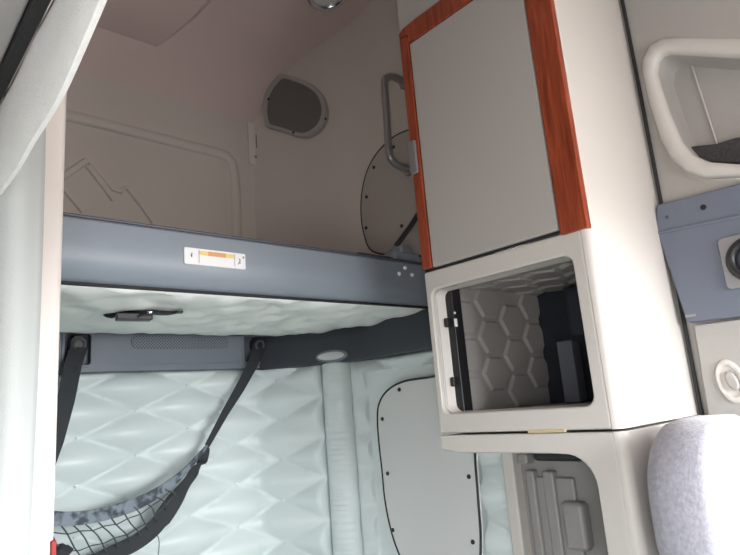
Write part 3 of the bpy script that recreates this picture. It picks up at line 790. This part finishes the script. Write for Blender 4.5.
mb.box((1.3705, p1.y, p1.z - .002), (1.373, p0.y, p1.z + .003)).build('badge', M_STEEL, t)
# pillar trim with oval pull
t = thing('pillar_trim', 'beige lower pillar trim with an oval pull under the slate blue panel', 'trim panel', (1.39, 0.25, -0.55))
po = [(p.y, p.z) for p in (onx(x, y, 1.384) for x, y in [(693, 325), (740, 319), (850, 308), (850, 560), (745, 560), (722, 480), (708, 415)])]
MB().plate(po, [], frX, 1.384, 1.399).build('face', M_SIDE, t, bevel=0.004)
hc = onx(731, 381, 1.384)
ell = lambda ry, rz, X, dy=0: [Vector((X, hc.y + dy + ry * math.cos(a) + 0.004 * math.sin(a), hc.z + rz * math.sin(a))) for a in [2*PI*k/28 for k in range(28)]]
MB().loft([ell(.027, .045, 1.386), ell(.027, .045, 1.381), ell(.024, .041, 1.378), ell(.019, .034, 1.379), ell(.017, .031, 1.3835)]).build('oval_pull', M_CAB, t, smooth=50)
MB().loft([ell(.011, .02, 1.385, -.004), ell(.011, .02, 1.377, -.004), ell(.008, .016, 1.374, -.004)]).build('pull_button', M_SIDE, t)

# ------------------------------------------------------------------ lower bunk, out of view, added to bounce light up
t = thing('unseen_bounce_bunk', 'unseen pale lower bunk mattress on a dark base beneath the quilted rear panel, added to bounce light up', 'bunk', (0.3, 1.5, -1.1))
MB().box((-0.72, 1.21, -1.1), (1.19, 1.90, -0.78)).build('base', M_NAVY, t, bevel=0.01)
MB().loft([[Vector((u, v, z)) for u, v in rrect(-0.72 + i, 1.20 + i, 1.19 - i, 1.90 - i, 0.05, 5)] for z, i in ((-0.78, .02), (-0.765, 0), (-0.66, 0), (-0.645, .02))]).build('mattress', M_COVER, t, smooth=60)

# ------------------------------------------------------------------ driver seat
t = thing('driver_seat', 'lavender-grey cloth driver seat, top of its backrest showing at the bottom right', 'seat', (0.98, 0.05, -1.1))
def rblock(mb, x0, x1, prof_y, z0, z1, r, n=10):
    """upright cushion: rounded rectangle in (X, z), lofted through the depths prof_y = [(y, inset)]"""
    mb.loft([[Vector((u, y + dz * 0, v)) for u, v in rrect(x0 + i, z0 + i, x1 - i, z1 - i, max(.01, r - i), n)] for y, i, dz in [(a, b, 0) for a, b in prof_y]])
    return mb
mb = MB()
rblock(mb, 0.962, 1.288, [(0.353, .038), (0.356, .020), (0.363, .006), (0.375, 0), (0.432, 0), (0.447, .006), (0.458, .020), (0.462, .038)], -0.36, -0.068, 0.122)
mb.build('headrest', M_SEAT, t, smooth=60)
mb = MB()
rblock(mb, 0.90, 1.375, [(0.340, .035), (0.343, .018), (0.349, .006), (0.360, 0), (0.470, 0), (0.488, .006), (0.498, .018), (0.502, .035)], -0.75, -0.345, 0.09)
mb.build('backrest', M_SEAT, t, smooth=60)
mb = MB()
mb.loft([[Vector((u, v, z)) for u, v in rrect(0.87 + i, -0.16 + i, 1.37 - i, 0.36 - i, 0.06, 6)] for z, i in ((-0.80, .02), (-0.78, 0), (-0.68, 0), (-0.655, .012), (-0.645, .04))])
mb.build('seat_cushion', M_SEAT, t, smooth=60)
MB().box((0.95, -0.10, -1.1), (1.30, 0.33, -0.80)).build('pedestal', M_NAVY, t, bevel=0.02)

# ------------------------------------------------------------------ passenger side: overhead shelf, post, curtain
t = thing('overhead_shelf', 'grey overhead shelf with an off-white padded edge slanting across the top left', 'shelf', (-0.3, 0.65, 0.35))
MB().box((XL + .001, 0.24, 0.485), (0.133, 0.962, 0.51)).build('soffit', M_SOFFIT, t, bevel=0.004)
MB().box((XL + .001, 0.24, 0.51), (0.155, 0.962, 0.54)).build('top_board', M_SOFFIT, t)
MB().box((0.1335, 0.24, 0.474), (0.148, 0.962, 0.5095)).build('gap_shade_strip', M_RUBBER, t)  # black strip standing in for the shade in the gap beside the edging
lipn = 30; rings = []
for i in range(lipn + 1):
    y = 0.24 + 0.722 * i / lipn
    top = 0.452; bot = 0.338 + 0.052 * math.exp(-max(0, y - 0.5) / 0.115)
    w = 0.0008 * math.sin(y * 31)
    rings.append([Vector((0.150 + w, y, top + .02)), Vector((0.149 + w, y, top)), Vector((0.147 + w, y, (top + bot) / 2)), Vector((0.149 + w, y, bot + .008)), Vector((0.155 + w, y, bot)), Vector((0.163 + w, y, bot + .006)), Vector((0.166, y, top)), Vector((0.164, y, 0.52))])
MB().loft(rings).build('padded_edge', M_TRIMF, t, smooth=60)
# post
YP = 1.13
p_r, p_l = ony(62, 320, YP).x, ony(30, 320, YP).x
t = thing('corner_post', 'bright cream upright post at the left, between curtain and bunk rail', 'post', ((p_l + p_r) / 2, YP + .02, -1.1))
MB().loft([[Vector((u, v, z)) for u, v in rrect(p_l, YP, p_r, YP + .05, 0.016, 6)] for z in (-1.1, 0, 0.8, 1.52)]).build('post', M_POST, t, smooth=50)
ps = ony(36.5, 200, YP - .001)
MB().box((ps.x - .0022, YP - .0015, 0.1), (ps.x + .0005, YP + .004, 0.52)).build('seam', M_BRASS, t)
c = ony(54, 550, YP - .004)
MB().box((p_r - .007, YP - .002, c.z - .03), (p_r + .0015, YP + .014, c.z + .014)).build('red_tag', M_RED, t, bevel=0.002)
# curtain
YC = 0.99
cx1 = ony(34, 300, YC).x
nu = 90
def cur(i, j, d=0):
    x = -0.62 + (cx1 + 0.62) * i / nu; z = -1.07 + (0.50 + 1.07) * j / 24
    y = YC + 0.014 * math.sin(x * 62 + 0.5 * math.sin(z * 3)) + 0.006 * math.sin(x * 25 + z * 2) + d
    return (x + 0.012 * math.sin(z * 2.2 + 1) * (i / nu), y, z)
t = tag(MB().grid(nu, 24, lambda i, j: cur(i, j), lambda i, j: cur(i, j, .004)).build('sleeper_curtain', M_FABRIC, smooth=70),
        'white-grey sleeper curtain hanging in soft folds at the far left edge', 'curtain')
tr = tag(MB().box((XL + .001, 0.963, 0.5015), (cx1 + .01, YC + .03, 0.52)).build('curtain_track', M_SOFFIT, bevel=0.003), 'grey curtain track rail along the back of the overhead shelf', 'curtain rail')
